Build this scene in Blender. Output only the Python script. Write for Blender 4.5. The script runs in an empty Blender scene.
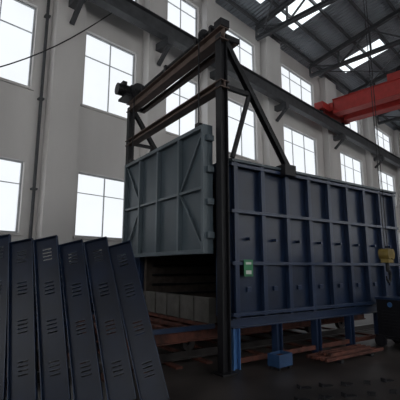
import bpy, math, random
from mathutils import Vector, Matrix
random.seed(4)
scene=bpy.context.scene
scene.view_settings.view_transform='Standard'

# ---------------------------------------------------------------- materials
def mat(name,col,rough=0.6,metal=0.0,var=0.25,scale=3.0,bump=0.0,detail=6,stretch=None,spec=0.5):
    m=bpy.data.materials.new(name); m.use_nodes=True
    nt=m.node_tree; b=nt.nodes['Principled BSDF']
    b.inputs['Roughness'].default_value=rough; b.inputs['Metallic'].default_value=metal
    b.inputs['Specular IOR Level'].default_value=spec
    tc=nt.nodes.new('ShaderNodeTexCoord'); mp=nt.nodes.new('ShaderNodeMapping')
    nt.links.new(tc.outputs['Object'],mp.inputs['Vector'])
    if stretch: mp.inputs['Scale'].default_value=stretch
    n=nt.nodes.new('ShaderNodeTexNoise'); n.inputs['Scale'].default_value=scale; n.inputs['Detail'].default_value=detail
    nt.links.new(mp.outputs['Vector'],n.inputs['Vector'])
    r=nt.nodes.new('ShaderNodeValToRGB')
    r.color_ramp.elements[0].position=0.3; r.color_ramp.elements[1].position=0.7
    r.color_ramp.elements[0].color=(*[c*(1-var) for c in col],1)
    r.color_ramp.elements[1].color=(*[min(1,c*(1+var)) for c in col],1)
    nt.links.new(n.outputs['Fac'],r.inputs['Fac']); nt.links.new(r.outputs['Color'],b.inputs['Base Color'])
    if bump:
        bp=nt.nodes.new('ShaderNodeBump'); bp.inputs['Strength'].default_value=bump
        nt.links.new(n.outputs['Fac'],bp.inputs['Height']); nt.links.new(bp.outputs['Normal'],b.inputs['Normal'])
    return m
def glow(name,col,s,var=0.06,scale=0.8):
    m=bpy.data.materials.new(name); m.use_nodes=True; nt=m.node_tree; nt.nodes.clear()
    o=nt.nodes.new('ShaderNodeOutputMaterial'); e=nt.nodes.new('ShaderNodeEmission')
    tc=nt.nodes.new('ShaderNodeTexCoord'); n=nt.nodes.new('ShaderNodeTexNoise'); n.inputs['Scale'].default_value=scale
    r=nt.nodes.new('ShaderNodeValToRGB')
    r.color_ramp.elements[0].color=(*[c*(1-var) for c in col],1); r.color_ramp.elements[1].color=(*[c*(1+var) for c in col],1)
    nt.links.new(tc.outputs['Object'],n.inputs['Vector']); nt.links.new(n.outputs['Fac'],r.inputs['Fac'])
    nt.links.new(r.outputs['Color'],e.inputs['Color']); e.inputs['Strength'].default_value=s
    nt.links.new(e.outputs[0],o.inputs[0]); return m

M={}
M['wall']=mat('wall_paint',(0.63,0.61,0.60),0.9,var=0.12,scale=0.5,stretch=(1,1,0.25))
M['wall_dark']=mat('wall_dado',(0.10,0.11,0.13),0.8,var=0.2,scale=0.8)
M['floor']=mat('concrete_floor',(0.040,0.034,0.032),0.45,var=0.7,scale=0.9,bump=0.1,detail=9)
M['glass']=glow('daylit_dusty_glass',(0.86,0.90,0.94),1.1)
M['glass_sun']=glow('sunlit_dusty_glass',(0.92,0.93,0.92),4.2)  # stronger glow for panes out of view, set to brighten the hall
M['sky']=glow('translucent_skylight_sheet',(0.85,0.92,0.95),1.5,scale=1.5)
M['frame']=mat('window_frame_paint',(0.40,0.42,0.44),0.5)
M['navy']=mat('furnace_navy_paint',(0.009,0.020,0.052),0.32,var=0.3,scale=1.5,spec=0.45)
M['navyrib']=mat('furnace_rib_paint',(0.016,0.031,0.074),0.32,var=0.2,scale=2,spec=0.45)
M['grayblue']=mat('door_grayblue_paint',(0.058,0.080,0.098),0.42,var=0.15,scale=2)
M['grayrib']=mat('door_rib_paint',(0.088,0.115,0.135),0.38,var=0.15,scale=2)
M['blue']=mat('post_blue_paint',(0.06,0.16,0.38),0.4)
M['binblue']=mat('bin_blue_paint',(0.02,0.06,0.15),0.5)
M['louver']=mat('louver_edge_paint',(0.028,0.04,0.062),0.45)
M['steel']=mat('dark_steel',(0.012,0.012,0.015),0.5,0.0,spec=0.3)
M['primer']=mat('brown_primer',(0.115,0.08,0.068),0.7,var=0.3)
M['rust']=mat('rusty_steel',(0.095,0.030,0.020),0.75,var=0.6,scale=6)
M['red']=mat('crane_red_paint',(0.42,0.035,0.03),0.5,var=0.15)
M['yellow']=mat('hook_yellow_paint',(0.20,0.14,0.03),0.6)
M['truss']=mat('truss_gray_paint',(0.06,0.063,0.07),0.6)
M['refr']=mat('refractory_lining',(0.06,0.046,0.04),0.9,var=0.3,scale=8)
M['hearth']=mat('hearth_plate',(0.10,0.095,0.09),0.7,var=0.25,scale=5)
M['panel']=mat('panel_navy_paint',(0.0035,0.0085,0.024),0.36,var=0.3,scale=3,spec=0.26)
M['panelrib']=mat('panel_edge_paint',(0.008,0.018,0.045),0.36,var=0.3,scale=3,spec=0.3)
M['green']=mat('label_green',(0.03,0.20,0.09),0.5)
M['white']=mat('label_white',(0.55,0.60,0.55),0.5,var=0.05)
M['pit']=mat('oily_rail',(0.05,0.045,0.045),0.35,0.6)
m=mat('corrugated_roof',(0.28,0.31,0.35),0.6,var=0.12,scale=0.7)
nt=m.node_tree; w=nt.nodes.new('ShaderNodeTexWave'); w.bands_direction='X'; w.inputs['Scale'].default_value=1.3
tc=[n for n in nt.nodes if n.type=='TEX_COORD'][0]; nt.links.new(tc.outputs['Object'],w.inputs['Vector'])
bp=nt.nodes.new('ShaderNodeBump'); bp.inputs['Strength'].default_value=0.8; bp.inputs['Distance'].default_value=0.08
nt.links.new(w.outputs['Fac'],bp.inputs['Height']); nt.links.new(bp.outputs['Normal'],nt.nodes['Principled BSDF'].inputs['Normal'])
M['roof']=m

# ---------------------------------------------------------------- mesh builder
class MB:
    def __init__(s): s.v=[]; s.f=[]; s.mi=[]; s.ms=[]; s.sm=[]
    def _m(s,k):
        if k not in s.ms: s.ms.append(k)
        return s.ms.index(k)
    def add(s,vs,fs,k,T=None,smooth=False):
        o=len(s.v); i=s._m(k)
        for v in vs:
            v=Vector(v); s.v.append(T@v if T else v)
        for f in fs: s.f.append([o+a for a in f]); s.mi.append(i); s.sm.append(smooth)
    def box(s,x0,x1,y0,y1,z0,z1,k,T=None):
        vs=[(x,y,z) for x in(x0,x1) for y in(y0,y1) for z in(z0,z1)]
        s.add(vs,[(0,1,3,2),(4,6,7,5),(0,4,5,1),(2,3,7,6),(0,2,6,4),(1,5,7,3)],k,T)
    def frame(s,p1,p2,up=(0,0,1)):
        p1=Vector(p1);p2=Vector(p2);d=(p2-p1);L=d.length;d.normalize()
        u=Vector(up)
        if abs(d.dot(u))>0.98: u=Vector((1,0,0))
        sx=d.cross(u).normalized(); u=sx.cross(d).normalized()
        R=Matrix((sx,d,u)).transposed().to_4x4(); R.translation=p1
        return R,L
    def beam(s,p1,p2,w,h,k,up=(0,0,1)):
        R,L=s.frame(p1,p2,up); s.box(-w/2,w/2,0,L,-h/2,h/2,k,R)
    def ibeam(s,p1,p2,w,h,k,up=(0,0,1),t=0.02):
        R,L=s.frame(p1,p2,up)
        s.box(-w/2,w/2,0,L,h/2-t,h/2,k,R); s.box(-w/2,w/2,0,L,-h/2,-h/2+t,k,R); s.box(-t/2,t/2,0,L,-h/2+t,h/2-t,k,R)
    def channel(s,p1,p2,w,h,k,up=(0,0,1),t=0.015):
        R,L=s.frame(p1,p2,up)
        s.box(-w/2,w/2,0,L,h/2-t,h/2,k,R); s.box(-w/2,-w/2+t,0,L,-h/2,h/2-t,k,R); s.box(w/2-t,w/2,0,L,-h/2,h/2-t,k,R)
    def cyl(s,p1,p2,r,k,n=20,r2=None):
        R,L=s.frame(p1,p2); r2=r if r2 is None else r2
        a=[(r*math.cos(6.2832*i/n),0,r*math.sin(6.2832*i/n)) for i in range(n)]
        b=[(r2*math.cos(6.2832*i/n),L,r2*math.sin(6.2832*i/n)) for i in range(n)]
        s.add(a+b,[(i,(i+1)%n,n+(i+1)%n,n+i) for i in range(n)],k,R,True)
        s.add(a,[tuple(range(n))],k,R); s.add(b,[tuple(reversed(range(n)))],k,R)
    def holed(s,x0,x1,z0,z1,y0,y1,ops,k,T=None):
        xs=sorted({x0,x1,*[o[0] for o in ops],*[o[1] for o in ops]}); zs=sorted({z0,z1,*[o[2] for o in ops],*[o[3] for o in ops]})
        for a,b in zip(zs,zs[1:]):
            run=None
            for c,d in zip(xs,xs[1:]):
                inside=any(o[0]<(c+d)/2<o[1] and o[2]<(a+b)/2<o[3] for o in ops)
                if inside:
                    if run is not None: s.box(run,c,y0,y1,a,b,k,T); run=None
                elif run is None: run=c
            if run is not None: s.box(run,xs[-1],y0,y1,a,b,k,T)
    def obj(s,name,loc=(0,0,0),rz=0,parent=None,bevel=0):
        me=bpy.data.meshes.new(name); me.from_pydata([tuple(v) for v in s.v],[],s.f)
        for k in s.ms: me.materials.append(M[k])
        for p,i,q in zip(me.polygons,s.mi,s.sm): p.material_index=i; p.use_smooth=q
        import bmesh
        bm=bmesh.new(); bm.from_mesh(me); bmesh.ops.recalc_face_normals(bm,faces=bm.faces); bm.to_mesh(me); bm.free()
        ob=bpy.data.objects.new(name,me); scene.collection.objects.link(ob)
        ob.location=loc; ob.rotation_euler=(0,0,rz)
        if parent: ob.parent=parent
        if bevel:
            b=ob.modifiers.new('bevel','BEVEL'); b.width=bevel; b.segments=2; b.limit_method='ANGLE'
        return ob
def W(a,r,z=0): return Vector((0.7071*(a+r),0.7071*(a-r),z))
def empty(name,loc=(0,0,0),rz=0):
    e=bpy.data.objects.new(name,None); scene.collection.objects.link(e); e.location=loc; e.rotation_euler=(0,0,rz); return e

# ---------------------------------------------------------------- room shell
X0,X1,Y0,Y1=-7.0,44.0,-14.0,12.0
EZ=15.3; RZ=17.9; YR=-1.0
cols=[(2.1,4.25),(6.06,8.30),(9.8,11.9),(12.9,16.5),(19.0,23.3),(26.4,31.0),(33.5,38.6)]
rows=[(2.65,4.9),(7.35,10.3),(12.5,14.35)]
pil=[(4.75,5.75),(8.6,9.55),(12.05,12.65),(17.0,18.5),(24.2,25.9),(31.7,33.1),(39.2,40.4)]
ops=[(a,b,c,d) for a,b in cols for c,d in rows]
B=MB(); B.holed(X0,X1,0.0,EZ,Y1,Y1+0.35,ops,'wall'); B.obj('wall_back')
B=MB()
for (a,b) in pil: B.box(a,b,Y1-0.45,Y1-0.002,0,EZ-0.2,'wall')
B.obj('trim_1')
B=MB(); B.box(X0,X1,Y1-0.06,Y1-0.003,0,2.2,'wall_dark'); B.obj('baseboard_back')  # darker band along the bottom of the back wall
n=0
for (a,b) in cols:
    for (c,d) in rows:
        n+=1; B=MB(); w=b-a; h=d-c; y=Y1+0.16
        B.box(a,b,y+0.03,y+0.05,c,d,'glass')
        t=0.05
        B.box(a,b,y-0.03,y+0.03,c,c+t,'frame');B.box(a,b,y-0.03,y+0.03,d-t,d,'frame')
        B.box(a,a+t,y-0.03,y+0.03,c+t,d-t,'frame');B.box(b-t,b,y-0.03,y+0.03,c+t,d-t,'frame')
        nc=2 if w<3 else 3
        for i in range(1,nc):
            x=a+w*i/nc; B.box(x-0.014,x+0.014,y-0.025,y+0.028,c+t,d-t,'frame')
        z=c+h*0.68; B.box(a+t,b-t,y-0.022,y+0.027,z-0.012,z+0.012,'frame')
        B.box(a-0.08,b+0.08,Y1-0.07,Y1+0.12,c-0.08,c,'wall')
        B.obj('window_%d'%n)
B=MB(); B.box(X0,X1,Y0,Y1,-0.2,0,'floor'); B.obj('floor')
fo=[(x,x+3.6,3.0,6.5) for x in range(-5,40,6)]+[(x,x+3.6,8.5,12.5) for x in range(-5,40,6)]
B=MB(); B.holed(X0,X1,0,EZ,Y0-0.35,Y0,fo,'wall'); B.obj('wall_front')
for o in fo:
    n+=1; B=MB(); B.box(o[0],o[1],Y0-0.2,Y0-0.18,o[2],o[3],'glass_sun')  # glowing panes added in the unseen opposite wall to light the interior
    for k in range(4):
        x=o[0]+0.04+(o[1]-o[0]-0.08)*k/3; B.box(x-0.04,x+0.04,Y0-0.18,Y0-0.12,o[2],o[3],'frame')
    for k in range(3):
        z=o[2]+0.04+(o[3]-o[2]-0.08)*k/2; B.box(o[0],o[1],Y0-0.175,Y0-0.125,z-0.04,z+0.04,'frame')
    B.obj('window_%d'%n)
def gable(name,x0,x1,ops=()):
    B=MB(); T=Matrix(((0,1,0,0),(1,0,0,0),(0,0,1,0),(0,0,0,1)))
    B.holed(Y0,Y1,0,EZ,x0,x1,list(ops),'wall',T)
    vs=[(x,y,z) for x in(x0,x1) for (y,z) in((Y0,EZ),(Y1,EZ),(YR,RZ))]
    B.add(vs,[(0,1,2),(3,5,4),(0,3,4,1),(1,4,5,2),(0,2,5,3)],'wall'); B.obj(name)
lo=[(y,y+3,3.0,7.0) for y in (-11,-5,1,7)]
gable('wall_left',X0-0.35,X0,lo); gable('wall_right',X1,X1+0.35)
for o in lo:
    n+=1; B=MB(); B.box(X0-0.2,X0-0.18,o[0],o[1],o[2],o[3],'glass_sun')  # panes out of view, glow raised as fill light for the hall
    for k in range(4):
        y=o[0]+0.04+(o[1]-o[0]-0.08)*k/3; B.box(X0-0.18,X0-0.12,y-0.04,y+0.04,o[2],o[3],'frame')
    B.obj('window_%d'%n)
def rz(y): return EZ+(RZ-EZ)*((Y1-y)/(Y1-YR) if y>YR else (y-Y0)/(YR-Y0))
B=MB()
sl=[(13.5,15.2),(16.5,18.5),(24.0,25.6),(30.5,32)]
def slab(x0,x1,ya,yb,k,off=0):
    za,zb=rz(ya)+off,rz(yb)+off
    vs=[(x0,ya,za),(x1,ya,za),(x1,yb,zb),(x0,yb,zb),(x0,ya,za+0.05),(x1,ya,za+0.05),(x1,yb,zb+0.05),(x0,yb,zb+0.05)]
    B.add(vs,[(0,1,2,3),(7,6,5,4),(0,4,5,1),(1,5,6,2),(2,6,7,3),(3,7,4,0)],k)
xs=X0-0.4
for a,b in sl:
    slab(xs,a,Y1+0.4,YR,'roof'); slab(a,b,Y1+0.4,10.6,'roof'); slab(a,b,10.6,7.6,'sky'); slab(a,b,7.6,YR,'roof'); xs=b
slab(xs,X1+0.4,Y1+0.4,YR,'roof')
xs=X0-0.4
for a in (-3,4,11,18,25,32,39):
    slab(xs,a,YR,Y0-0.4,'roof'); slab(a,a+1.6,YR,-3,'roof'); slab(a,a+1.6,-3,-11,'sky'); slab(a,a+1.6,-11,Y0-0.4,'roof'); xs=a+1.6  # glowing strips added on the unseen roof slope to light the back wall
slab(xs,X1+0.4,YR,Y0-0.4,'roof')
B.obj('ceiling')
B=MB(); y=11.4
while y>Y0+0.5:
    B.beam((X0+0.1,y,rz(y)-0.13),(X1-0.1,y,rz(y)-0.13),0.09,0.2,'truss'); y-=1.35
B.obj('roof_purlins')
for x in (-2,4,10,16,22,28,34,40):
    B=MB(); zb=EZ-1.0
    B.ibeam((x,Y1-0.5,zb),(x,Y0+0.1,zb),0.22,0.22,'truss')
    B.ibeam((x,Y1-0.5,rz(Y1-0.5)-0.38),(x,YR,rz(YR)-0.38),0.2,0.24,'truss')
    B.ibeam((x,YR,rz(YR)-0.38),(x,Y0+0.1,rz(Y0+0.1)-0.38),0.2,0.24,'truss')
    ys=[Y1-0.5-i*2.0 for i in range(13)]
    for i,yy in enumerate(ys):
        B.beam((x,yy,zb),(x,yy,rz(yy)-0.4),0.1,0.1,'truss')
        if i:
            y2=ys[i-1]
            if i%2: B.beam((x,y2,rz(y2)-0.4),(x,yy,zb),0.08,0.08,'truss')
            else: B.beam((x,y2,zb),(x,yy,rz(yy)-0.4),0.08,0.08,'truss')
    B.obj('roof_truss')
B=MB()
for xa in (10,22,34):
    for ya,yb in ((11,5),(5,11)):
        B.cyl((xa,ya,EZ-0.85),(xa+6,yb,EZ-0.85),0.035,'truss',8)
B.obj('roof_bracing')
CR=empty('overhead_crane')
B=MB()
B.ibeam((X0+0.2,10.95,11.15),(X1-0.2,10.95,11.15),0.35,0.7,'truss',t=0.03)
B.box(X0+0.2,X1-0.2,10.91,10.99,11.5,11.6,'pit')
for (a,b) in pil:
    B.box((a+b)/2-0.15,(a+b)/2+0.15,10.75,Y1-0.455,10.5,10.8,'truss')
    B.beam(((a+b)/2,10.85,10.5),((a+b)/2,Y1-0.48,9.9),0.14,0.14,'truss')
B.ibeam((X0+0.2,-12.95,11.15),(X1-0.2,-12.95,11.15),0.35,0.7,'truss',t=0.03)
for x in range(-4,43,7): B.ibeam((x,-12.95,0),(x,-12.95,10.8),0.3,0.3,'truss')
B.box(X0+0.2,X1-0.2,-12.99,-12.91,11.5,11.6,'pit'); B.obj('runway',parent=CR)
B=MB(); cx=23.0
for dx in (-0.0,1.6):
    B.box(cx+dx-0.3,cx+dx+0.3,-12.4,10.4,11.55,12.45,'red'); B.box(cx+dx-0.38,cx+dx+0.38,-12.4,10.4,12.45,12.49,'red'); B.box(cx+dx-0.38,cx+dx+0.38,-12.4,10.4,11.51,11.55,'red')
for yy in (10.95,-12.95):
    B.box(cx-1.2,cx+2.8,yy-0.3,yy+0.3,11.75,12.2,'red')
    for dx in (-0.8,2.4): B.cyl((cx+dx,yy-0.06,11.8),(cx+dx,yy+0.06,11.8),0.2,'steel')
for dx in (-0.0,1.6):
    B.box(cx+dx-0.3,cx+dx+0.3,10.3,10.7,11.75,12.3,'red')
B.box(cx-0.2,cx+1.8,5.6,7.0,12.5,13.0,'red'); B.cyl((cx+0.2,6.3,13.2),(cx+1.4,6.3,13.2),0.3,'steel')
B.obj('bridge',parent=CR,bevel=0.01)
B=MB(); B.cyl((4.55,Y1-0.12,0.0),(4.55,Y1-0.12,EZ-0.6),0.05,'truss',12)
for z in (1,4,7,10,13): B.box(4.47,4.63,Y1-0.2,Y1-0.003,z,z+0.06,'truss')
B.obj('drain_pipe')
B=MB(); pts=[]
for i in range(13):
    s=i/12; pts.append(Vector((1.5+5.6*s,11.45,6.3+5.2*s-1.0*math.sin(math.pi*s)*0.5)))
for a,b in zip(pts,pts[1:]): B.cyl(a,b,0.02,'steel',8)
B.obj('hanging_cable')

# ---------------------------------------------------------------- furnace (local frame)
P0=Vector((4.90,4.22,0)); RZF=math.radians(-10.4)
Lf,Wf=5.3,3.55; zb,zt=0.80,3.43
FU=empty('industrial_furnace',P0,RZF)
def part(B,name,bevel=0.004): return B.obj(name,parent=FU,bevel=bevel)
B=MB()
th=0.3
B.box(0,Lf,0,th,zb,zt,'navy'); B.box(0,Lf,Wf-th,Wf,zb,zt,'navy'); B.box(0,Lf,th,Wf-th,zt-th,zt,'navy')
B.box(Lf-th,Lf,th,Wf-th,zb,zt-th,'navy')
B.box(0.05,Lf-th,th,th+0.12,zb,zt-th,'refr'); B.box(0.05,Lf-th,Wf-th-0.12,Wf-th,zb,zt-th,'refr')
B.box(0.05,Lf-th,th+0.12,Wf-th-0.12,zt-th-0.1,zt-th,'refr')
B.box(Lf-th-0.1,Lf-th,th+0.12,Wf-th-0.12,zb,zt-th-0.1,'refr')
for k in range(9):
    z=1.0+0.22*k
    for yy in (th+0.15,Wf-th-0.15): B.cyl((0.2,yy,z),(Lf-0.5,yy,z),0.03,'steel',8)
    B.cyl((Lf-0.45,0.6,z),(Lf-0.45,Wf-0.6,z),0.03,'steel',8)
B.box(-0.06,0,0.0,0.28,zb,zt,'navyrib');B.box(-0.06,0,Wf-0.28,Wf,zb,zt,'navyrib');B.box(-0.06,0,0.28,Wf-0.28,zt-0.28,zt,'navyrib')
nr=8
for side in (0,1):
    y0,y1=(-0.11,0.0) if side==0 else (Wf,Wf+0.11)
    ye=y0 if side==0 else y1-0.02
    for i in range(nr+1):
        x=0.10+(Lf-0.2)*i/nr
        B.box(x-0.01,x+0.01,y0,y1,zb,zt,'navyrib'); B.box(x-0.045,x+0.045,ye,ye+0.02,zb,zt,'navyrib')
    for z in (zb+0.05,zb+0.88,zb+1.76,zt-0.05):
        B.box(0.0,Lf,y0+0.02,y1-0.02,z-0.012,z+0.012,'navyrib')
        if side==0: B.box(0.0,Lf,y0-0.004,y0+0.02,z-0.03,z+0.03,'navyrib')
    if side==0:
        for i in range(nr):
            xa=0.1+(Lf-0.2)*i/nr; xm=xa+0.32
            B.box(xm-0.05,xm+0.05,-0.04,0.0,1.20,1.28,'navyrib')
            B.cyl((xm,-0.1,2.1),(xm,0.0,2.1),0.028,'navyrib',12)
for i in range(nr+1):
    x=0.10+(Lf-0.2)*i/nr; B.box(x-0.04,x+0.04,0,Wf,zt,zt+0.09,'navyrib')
B.box(0,Lf,-0.13,-0.0,zt,zt+0.05,'grayblue')
for x in (1.6,2.9,4.2): B.cyl((x,1.8,zt),(x,1.8,zt+0.3),0.12,'steel'); B.cyl((x,1.8,zt+0.3),(x,1.8,zt+0.34),0.18,'steel')
for yy in (-0.02,Wf+0.02):
    B.ibeam((0,yy,zb-0.09),(Lf,yy,zb-0.09),0.14,0.16,'navyrib')
    for i in range(6):
        x=min(max(Lf*i/5,0.08),Lf-0.08)
        B.ibeam((x,yy,0.0),(x,yy,zb-0.17),0.14,0.14,'blue' if i==0 else 'navyrib',up=(1,0,0))
        if i<5: B.beam((x+0.05,yy,0.12),(x+1.0,yy,0.12),0.05,0.08,'rust')
part(B,'furnace_body')
B=MB(); B.box(0.22,0.42,-0.135,-0.125,1.46,1.74,'green'); B.box(0.26,0.38,-0.138,-0.135,1.66,1.70,'white'); B.box(0.26,0.38,-0.138,-0.135,1.50,1.56,'white')
B.box(0.22,0.42,-0.125,-0.0,1.48,1.72,'steel')
part(B,'warning_sign',0)

B=MB(); gt=5.72; ny,fy=-0.14,Wf+0.14; gx=-0.22
for yy in (ny,fy):
    B.ibeam((gx,yy,0),(gx,yy,gt),0.15,0.16,'steel',up=(1,0,0))
    B.box(gx-0.14,gx+0.14,yy-0.14,yy+0.14,0,0.025,'steel')
    B.channel((gx+0.05,yy,gt-0.05),(1.35,yy,zt+0.1),0.11,0.10,'steel')
    B.beam((gx+0.05,yy,4.75),(0.42,yy,4.75),0.07,0.08,'steel')
    B.beam((0.42,yy,4.75),(0.0,yy,zt+0.05),0.06,0.07,'steel')
    B.box(1.2,1.5,yy-0.1,yy+0.14,zt-0.1,zt+0.11,'steel')
for z,h in ((gt,0.24),(4.75,0.14)):
    B.ibeam((gx,ny-0.1,z),(gx,fy+0.1,z),0.2,h,'primer')
B.ibeam((gx+0.34,ny,gt+0.0),(gx+0.34,fy,gt+0.0),0.1,0.12,'primer')
for yy in (ny,fy): B.beam((gx,yy,gt),(gx+0.4,yy,gt),0.08,0.1,'steel')
B.cyl((gx-0.02,ny-0.1,gt+0.24),(gx-0.02,fy+0.0,gt+0.24),0.035,'steel')
for yy in (0.35,Wf-0.35):
    B.cyl((gx-0.02,yy-0.03,gt+0.24),(gx-0.02,yy+0.03,gt+0.24),0.13,'steel')
for yy in (0.1,0.6,1.8,Wf-0.6,Wf-0.1):
    B.box(gx-0.08,gx+0.05,yy-0.04,yy+0.04,gt+0.12,gt+0.30,'steel')
for yy in (0.35,Wf-0.35):
    B.cyl((gx-0.15,yy,4.15),(gx-0.15,yy,gt+0.22),0.015,'steel',8)
B.box(gx-0.10,gx+0.10,ny-0.12,ny+0.08,gt+0.12,gt+0.26,'steel')
part(B,'door_lift_gantry')
B=MB(); y=fy-0.36
B.box(gx-0.34,gx+0.12,y-0.05,y+0.45,gt+0.12,gt+0.18,'steel')
B.box(gx-0.18,gx+0.12,y,y+0.30,gt+0.18,gt+0.46,'steel')
B.cyl((gx-0.04,y+0.15,gt+0.32),(gx-0.46,y+0.15,gt+0.32),0.13,'steel')
for k in range(6): B.cyl((gx-0.2-k*0.04,y+0.15,gt+0.32),(gx-0.215-k*0.04,y+0.15,gt+0.32),0.15,'steel')
B.cyl((gx-0.44,y+0.15,gt+0.32),(gx-0.50,y+0.15,gt+0.32),0.15,'steel')
B.box(gx-0.38,gx-0.26,y+0.06,y+0.24,gt+0.43,gt+0.54,'steel')
B.cyl((gx+0.0,y-0.1,gt+0.30),(gx+0.0,y-0.03,gt+0.30),0.2,'steel')
part(B,'hoist_motor',0.01)

B=MB(); dx0,dx1=-0.52,-0.32; dy0,dy1=0.0,Wf-0.26; dz0,dz1=1.83,4.03
B.box(dx0+0.09,dx1,dy0,dy1,dz0,dz1,'grayblue')
t=0.07
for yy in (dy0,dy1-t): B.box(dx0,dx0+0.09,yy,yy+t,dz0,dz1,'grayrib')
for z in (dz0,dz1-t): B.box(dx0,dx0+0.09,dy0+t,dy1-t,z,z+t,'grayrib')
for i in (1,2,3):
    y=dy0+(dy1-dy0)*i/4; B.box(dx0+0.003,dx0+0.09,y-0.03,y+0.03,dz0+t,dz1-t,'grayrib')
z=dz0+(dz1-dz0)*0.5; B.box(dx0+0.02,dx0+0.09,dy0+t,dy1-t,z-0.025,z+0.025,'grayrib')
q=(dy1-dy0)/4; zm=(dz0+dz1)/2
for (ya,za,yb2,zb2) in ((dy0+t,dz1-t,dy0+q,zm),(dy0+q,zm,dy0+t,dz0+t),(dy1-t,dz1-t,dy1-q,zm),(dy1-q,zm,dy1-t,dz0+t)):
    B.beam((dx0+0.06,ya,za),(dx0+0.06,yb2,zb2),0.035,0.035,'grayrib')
B.box(dx1,dx1+0.05,dy0+0.3,dy1-0.3,dz0+0.15,dz1-0.2,'refr')
for yy in (0.35,Wf-0.35): B.box(dx0+0.1,dx1,yy-0.06,yy+0.06,dz1,dz1+0.14,'steel')
for k in range(4):
    z=dz0+0.25+k*0.55; B.box(dx0+0.05,dx1-0.02,dy0-0.07,dy0,z,z+0.1,'grayblue')
part(B,'furnace_door')

B=MB()
for yy in (0.95,2.6):
    B.box(-3.3,Lf+0.3,yy-0.03,yy+0.03,0.05,0.16,'pit'); B.box(-3.3,Lf+0.3,yy-0.07,yy+0.07,0.03,0.05,'pit')
k=-3.1
while k<Lf: B.box(k,k+0.12,0.5,3.05,0,0.03,'rust'); k+=0.6
part(B,'floor_rails',0)
B=MB()
xa,xb=-1.7,Lf-0.6
for yy in (0.62,1.4,2.15,2.93): B.ibeam((xa,yy,0.48),(xb,yy,0.48),0.10,0.2,'rust')
k=xa+0.05
while k<xb: B.beam((k,0.55,0.615),(k,3.0,0.615),0.06,0.06,'rust'); k+=0.4
for yy in (0.55,3.0): B.beam((xa,yy,0.6),(0.1,yy,0.6),0.05,0.08,'navyrib')
B.box(0.1,xb,0.5,3.05,0.66,0.78,'refr')
B.box(-0.02,0.1,0.5,3.05,0.65,1.08,'hearth')
for i in range(6): B.box(-0.05,-0.02,0.5+i*0.5,0.55+i*0.5,0.65,1.08,'hearth')
k=xa+0.4
while k<xb:
    for yy in (0.95,2.6):
        B.cyl((k,yy-0.05,0.29),(k,yy+0.05,0.29),0.13,'pit'); B.cyl((k,yy-0.08,0.29),(k,yy+0.12,0.29),0.03,'steel',10)
    k+=1.1
part(B,'furnace_bogie')

# ---------------------------------------------------------------- leaning panels
rt=Vector((0.7071,-0.7071,0))
for i in range(7):
    rb=-0.49-0.385*i; rtp=-1.13-0.345*i
    ab=4.72+0.02*(i%2)
    pb=W(ab,rb,0.012); pt=W(ab+0.62+0.03*(i%3),rtp,1.92+(0.05 if i%2 else 0)+0.012*i)
    zd=(pt-pb); Lp=zd.length; zd.normalize()
    xd=(rt-zd*rt.dot(zd)).normalized(); yd=zd.cross(xd)
    T=Matrix((xd,yd,zd)).transposed().to_4x4(); T.translation=pb
    B=MB(); w=0.325
    slots=[]
    for z0 in (0.35,0.85,1.35,Lp-0.32):
        if z0>Lp-0.1: continue
        for k in range(4):
            slots.append((-0.06,0.06,round(z0+0.05*k,4),round(z0+0.05*k+0.014,4)))
    B.holed(-w/2,w/2,0.05,Lp,0,0.006,slots,'panel',T)
    for o in slots: B.box(o[0],o[1],-0.012,0.0,o[3],o[3]+0.006,'louver',T)
    for sx in (-1,1):
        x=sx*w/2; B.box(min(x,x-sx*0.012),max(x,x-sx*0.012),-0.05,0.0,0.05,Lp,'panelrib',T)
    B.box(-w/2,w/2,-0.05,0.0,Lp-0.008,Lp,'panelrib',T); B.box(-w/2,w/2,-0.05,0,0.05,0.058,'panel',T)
    B.obj('slotted_steel_panel')
B=MB()
B.cyl(W(5.42,-3.9,1.62),W(5.42,-1.02,1.62),0.035,'steel')
for r in (-3.7,-2.4,-1.1):
    B.cyl(W(5.42,r,1.60),W(5.40,r,0),0.025,'steel'); B.cyl(W(5.42,r,1.60),W(6.0,r,0),0.025,'steel')
B.obj('support_rack')

B=MB()
for i in range(9): B.box(0.5,6.4+0.1*(i%3),9.4,10.9,0.15+i*0.18,0.27+i*0.18,'navy')
for x in (0.8,3.2,5.8):
    for i in range(9): B.box(x,x+0.1,9.45,10.85,0.27+i*0.18,0.33+i*0.18,'steel')
    B.box(x,x+0.1,9.45,10.85,0,0.15,'steel')
B.obj('steel_plate_stack')
B=MB()
for j in range(6): B.box(8.2,11.4,9.6,10.9,0.1+j*0.33,0.36+j*0.33,'rust')
for x in (8.15,9.7,11.3):
    for yy in (9.5,10.9): B.box(x,x+0.1,yy,yy+0.1,0,2.3,'navyrib')
B.obj('storage_rack',bevel=0.004)
for (x,y) in ((13.2,9.8),(14.2,9.9),(15.6,9.7),(17,9.9)):
    B=MB(); B.cyl((0,0,0),(0,0,0.9),0.3,'blue',24)
    for z in (0.02,0.3,0.6,0.88): B.cyl((0,0,z-0.015),(0,0,z+0.015),0.315,'blue',24)
    B.obj('oil_drum',(x,y,0.005))
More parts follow.
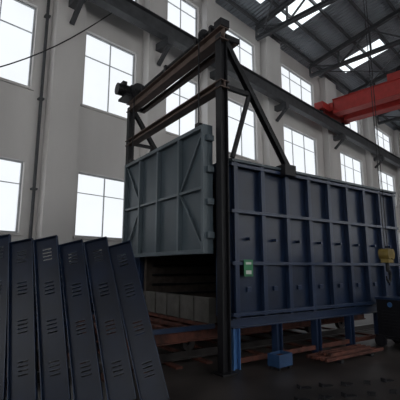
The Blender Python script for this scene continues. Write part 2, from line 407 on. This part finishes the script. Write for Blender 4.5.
for (x,y,r) in ((0.72,-0.40,0.1),(-0.7,4.35,0)):
    v=Matrix.Rotation(RZF,3,'Z')@Vector((x,y,0))+P0
    B=MB(); B.box(-0.17,0.17,-0.12,0.12,0.05,0.07,'binblue')
    for a,b,c,d in ((-0.17,-0.155,-0.12,0.12),(0.155,0.17,-0.12,0.12),(-0.155,0.155,-0.12,-0.105),(-0.155,0.155,0.105,0.12)): B.box(a,b,c,d,0.07,0.24,'binblue')
    for a in (-0.15,0.11):
        for c in (-0.1,0.06): B.box(a,a+0.04,c,c+0.04,0,0.05,'steel')
    B.box(-0.12,0.12,-0.08,0.08,0.07,0.2,'rust')
    B.obj('parts_bin',(v.x,v.y,0.002),RZF+r)
v=Matrix.Rotation(RZF,3,'Z')@Vector((1.5,-0.72,0))+P0
B=MB()
for i in range(5): B.box(0,1.7-0.1*i,0.1*i,0.1*i+0.05,0.05,0.10,'rust')
for i in range(3): B.box(0.2,1.4,0.08+0.1*i,0.13+0.1*i,0.10,0.15,'rust')
for x in (0.3,1.2): B.box(x,x+0.08,-0.05,0.5,0,0.05,'steel')
B.obj('steel_bar_stack',(v.x,v.y,0.001),RZF)

wp=W(8.2,4.2,0)
B=MB(); B.box(-0.25,0.25,-0.4,0.4,0.22,0.95,'steel'); B.box(-0.27,0.27,-0.42,0.42,0.95,0.99,'navyrib')
B.box(-0.28,0.28,-0.45,0.45,0.16,0.22,'steel')
for sx in (-1,1):
    for yy in (-0.32,0.32): B.cyl((sx*0.28,yy,0.12),(sx*0.34,yy,0.12),0.12,'steel')
for k in range(7): B.box(-0.262,-0.25,-0.3,0.3,0.34+k*0.06,0.365+k*0.06,'steel')
B.cyl((-0.18,-0.38,0.99),(-0.18,-0.38,1.15),0.02,'steel',8); B.cyl((0.18,-0.38,0.99),(0.18,-0.38,1.15),0.02,'steel',8); B.cyl((-0.2,-0.38,1.15),(0.2,-0.38,1.15),0.02,'steel',8)
B.cyl((-0.265,0.1,0.85),(-0.25,0.1,0.85),0.05,'blue')
B.obj('welding_machine',(wp.x,wp.y,0),RZF,bevel=0.006)
B=MB()
for i in range(11):
    a=5.02+0.45*(i%2)+0.04*i; r=1.25+0.16*i; c=W(a,r,0); T=Matrix.Translation(c)@Matrix.Rotation(random.uniform(-0.6,0.6),4,'Z')
    B.box(-0.09,0.09,-0.04,0.04,0.0,0.012,'steel',T); B.box(-0.09,-0.07,-0.04,0.04,0.012,0.05,'steel',T)
B.obj('steel_offcuts')

# ---------------------------------------------------------------- crane hook
hp=W(7.3,3.55,0)
B=MB(); x,y=hp.x,hp.y
for d in (-0.07,0.07): B.cyl((x+d,y,1.95),(x+d,y,EZ-1.0),0.008,'steel',8)
B.box(x-0.13,x+0.13,y-0.07,y+0.07,1.70,1.96,'yellow')
B.cyl((x-0.08,y-0.09,1.86),(x-0.08,y+0.09,1.86),0.10,'yellow'); B.cyl((x+0.08,y-0.09,1.86),(x+0.08,y+0.09,1.86),0.10,'yellow')
B.cyl((x,y,1.56),(x,y,1.7),0.035,'steel')
pts=[]
for k in range(12):
    a=math.radians(90-k*25); pts.append(Vector((x+0.10*math.cos(a),y,1.45+0.11*math.sin(a))))
for k in range(11): B.cyl(pts[k],pts[k+1],0.034-0.0018*k,'steel',12)
B.box(x-0.4,x+0.4,y-0.3,y+0.3,EZ-1.0,EZ-0.5,'yellow')
B.ibeam((x,y-3,EZ-0.4),(x,y+3,EZ-0.4),0.2,0.2,'truss')
for yy in (y-2.5,y+2.5): B.beam((x-4,yy,EZ-0.25),(x+3,yy,EZ-0.25),0.1,0.1,'truss')
B.obj('crane_hook',bevel=0.006)

B=MB(); B.box(0,0.5,0,0.8,0.1,1.9,'grayblue'); B.box(0.03,0.47,0.03,0.77,0,0.1,'steel')
B.box(-0.012,0,0.04,0.39,0.15,1.85,'grayrib'); B.box(-0.012,0,0.41,0.76,0.15,1.85,'grayrib'); B.cyl((-0.03,0.36,1.0),(-0.03,0.36,1.15),0.012,'steel')
B.obj('electrical_cabinet',(11.6,3.2,0),-0.18,bevel=0.005)

# ---------------------------------------------------------------- world, camera
wd=bpy.data.worlds.new('world'); scene.world=wd; wd.use_nodes=True
wd.node_tree.nodes['Background'].inputs[0].default_value=(0.8,0.87,0.95,1); wd.node_tree.nodes['Background'].inputs[1].default_value=0.8
cd=bpy.data.cameras.new('camera'); cam=bpy.data.objects.new('camera',cd); scene.collection.objects.link(cam)
cd.sensor_width=36; cd.lens=34.2; cd.clip_end=200
cam.location=(0,0,1.6); cam.rotation_euler=(math.radians(90+10.15),0,math.radians(-45))
scene.camera=cam
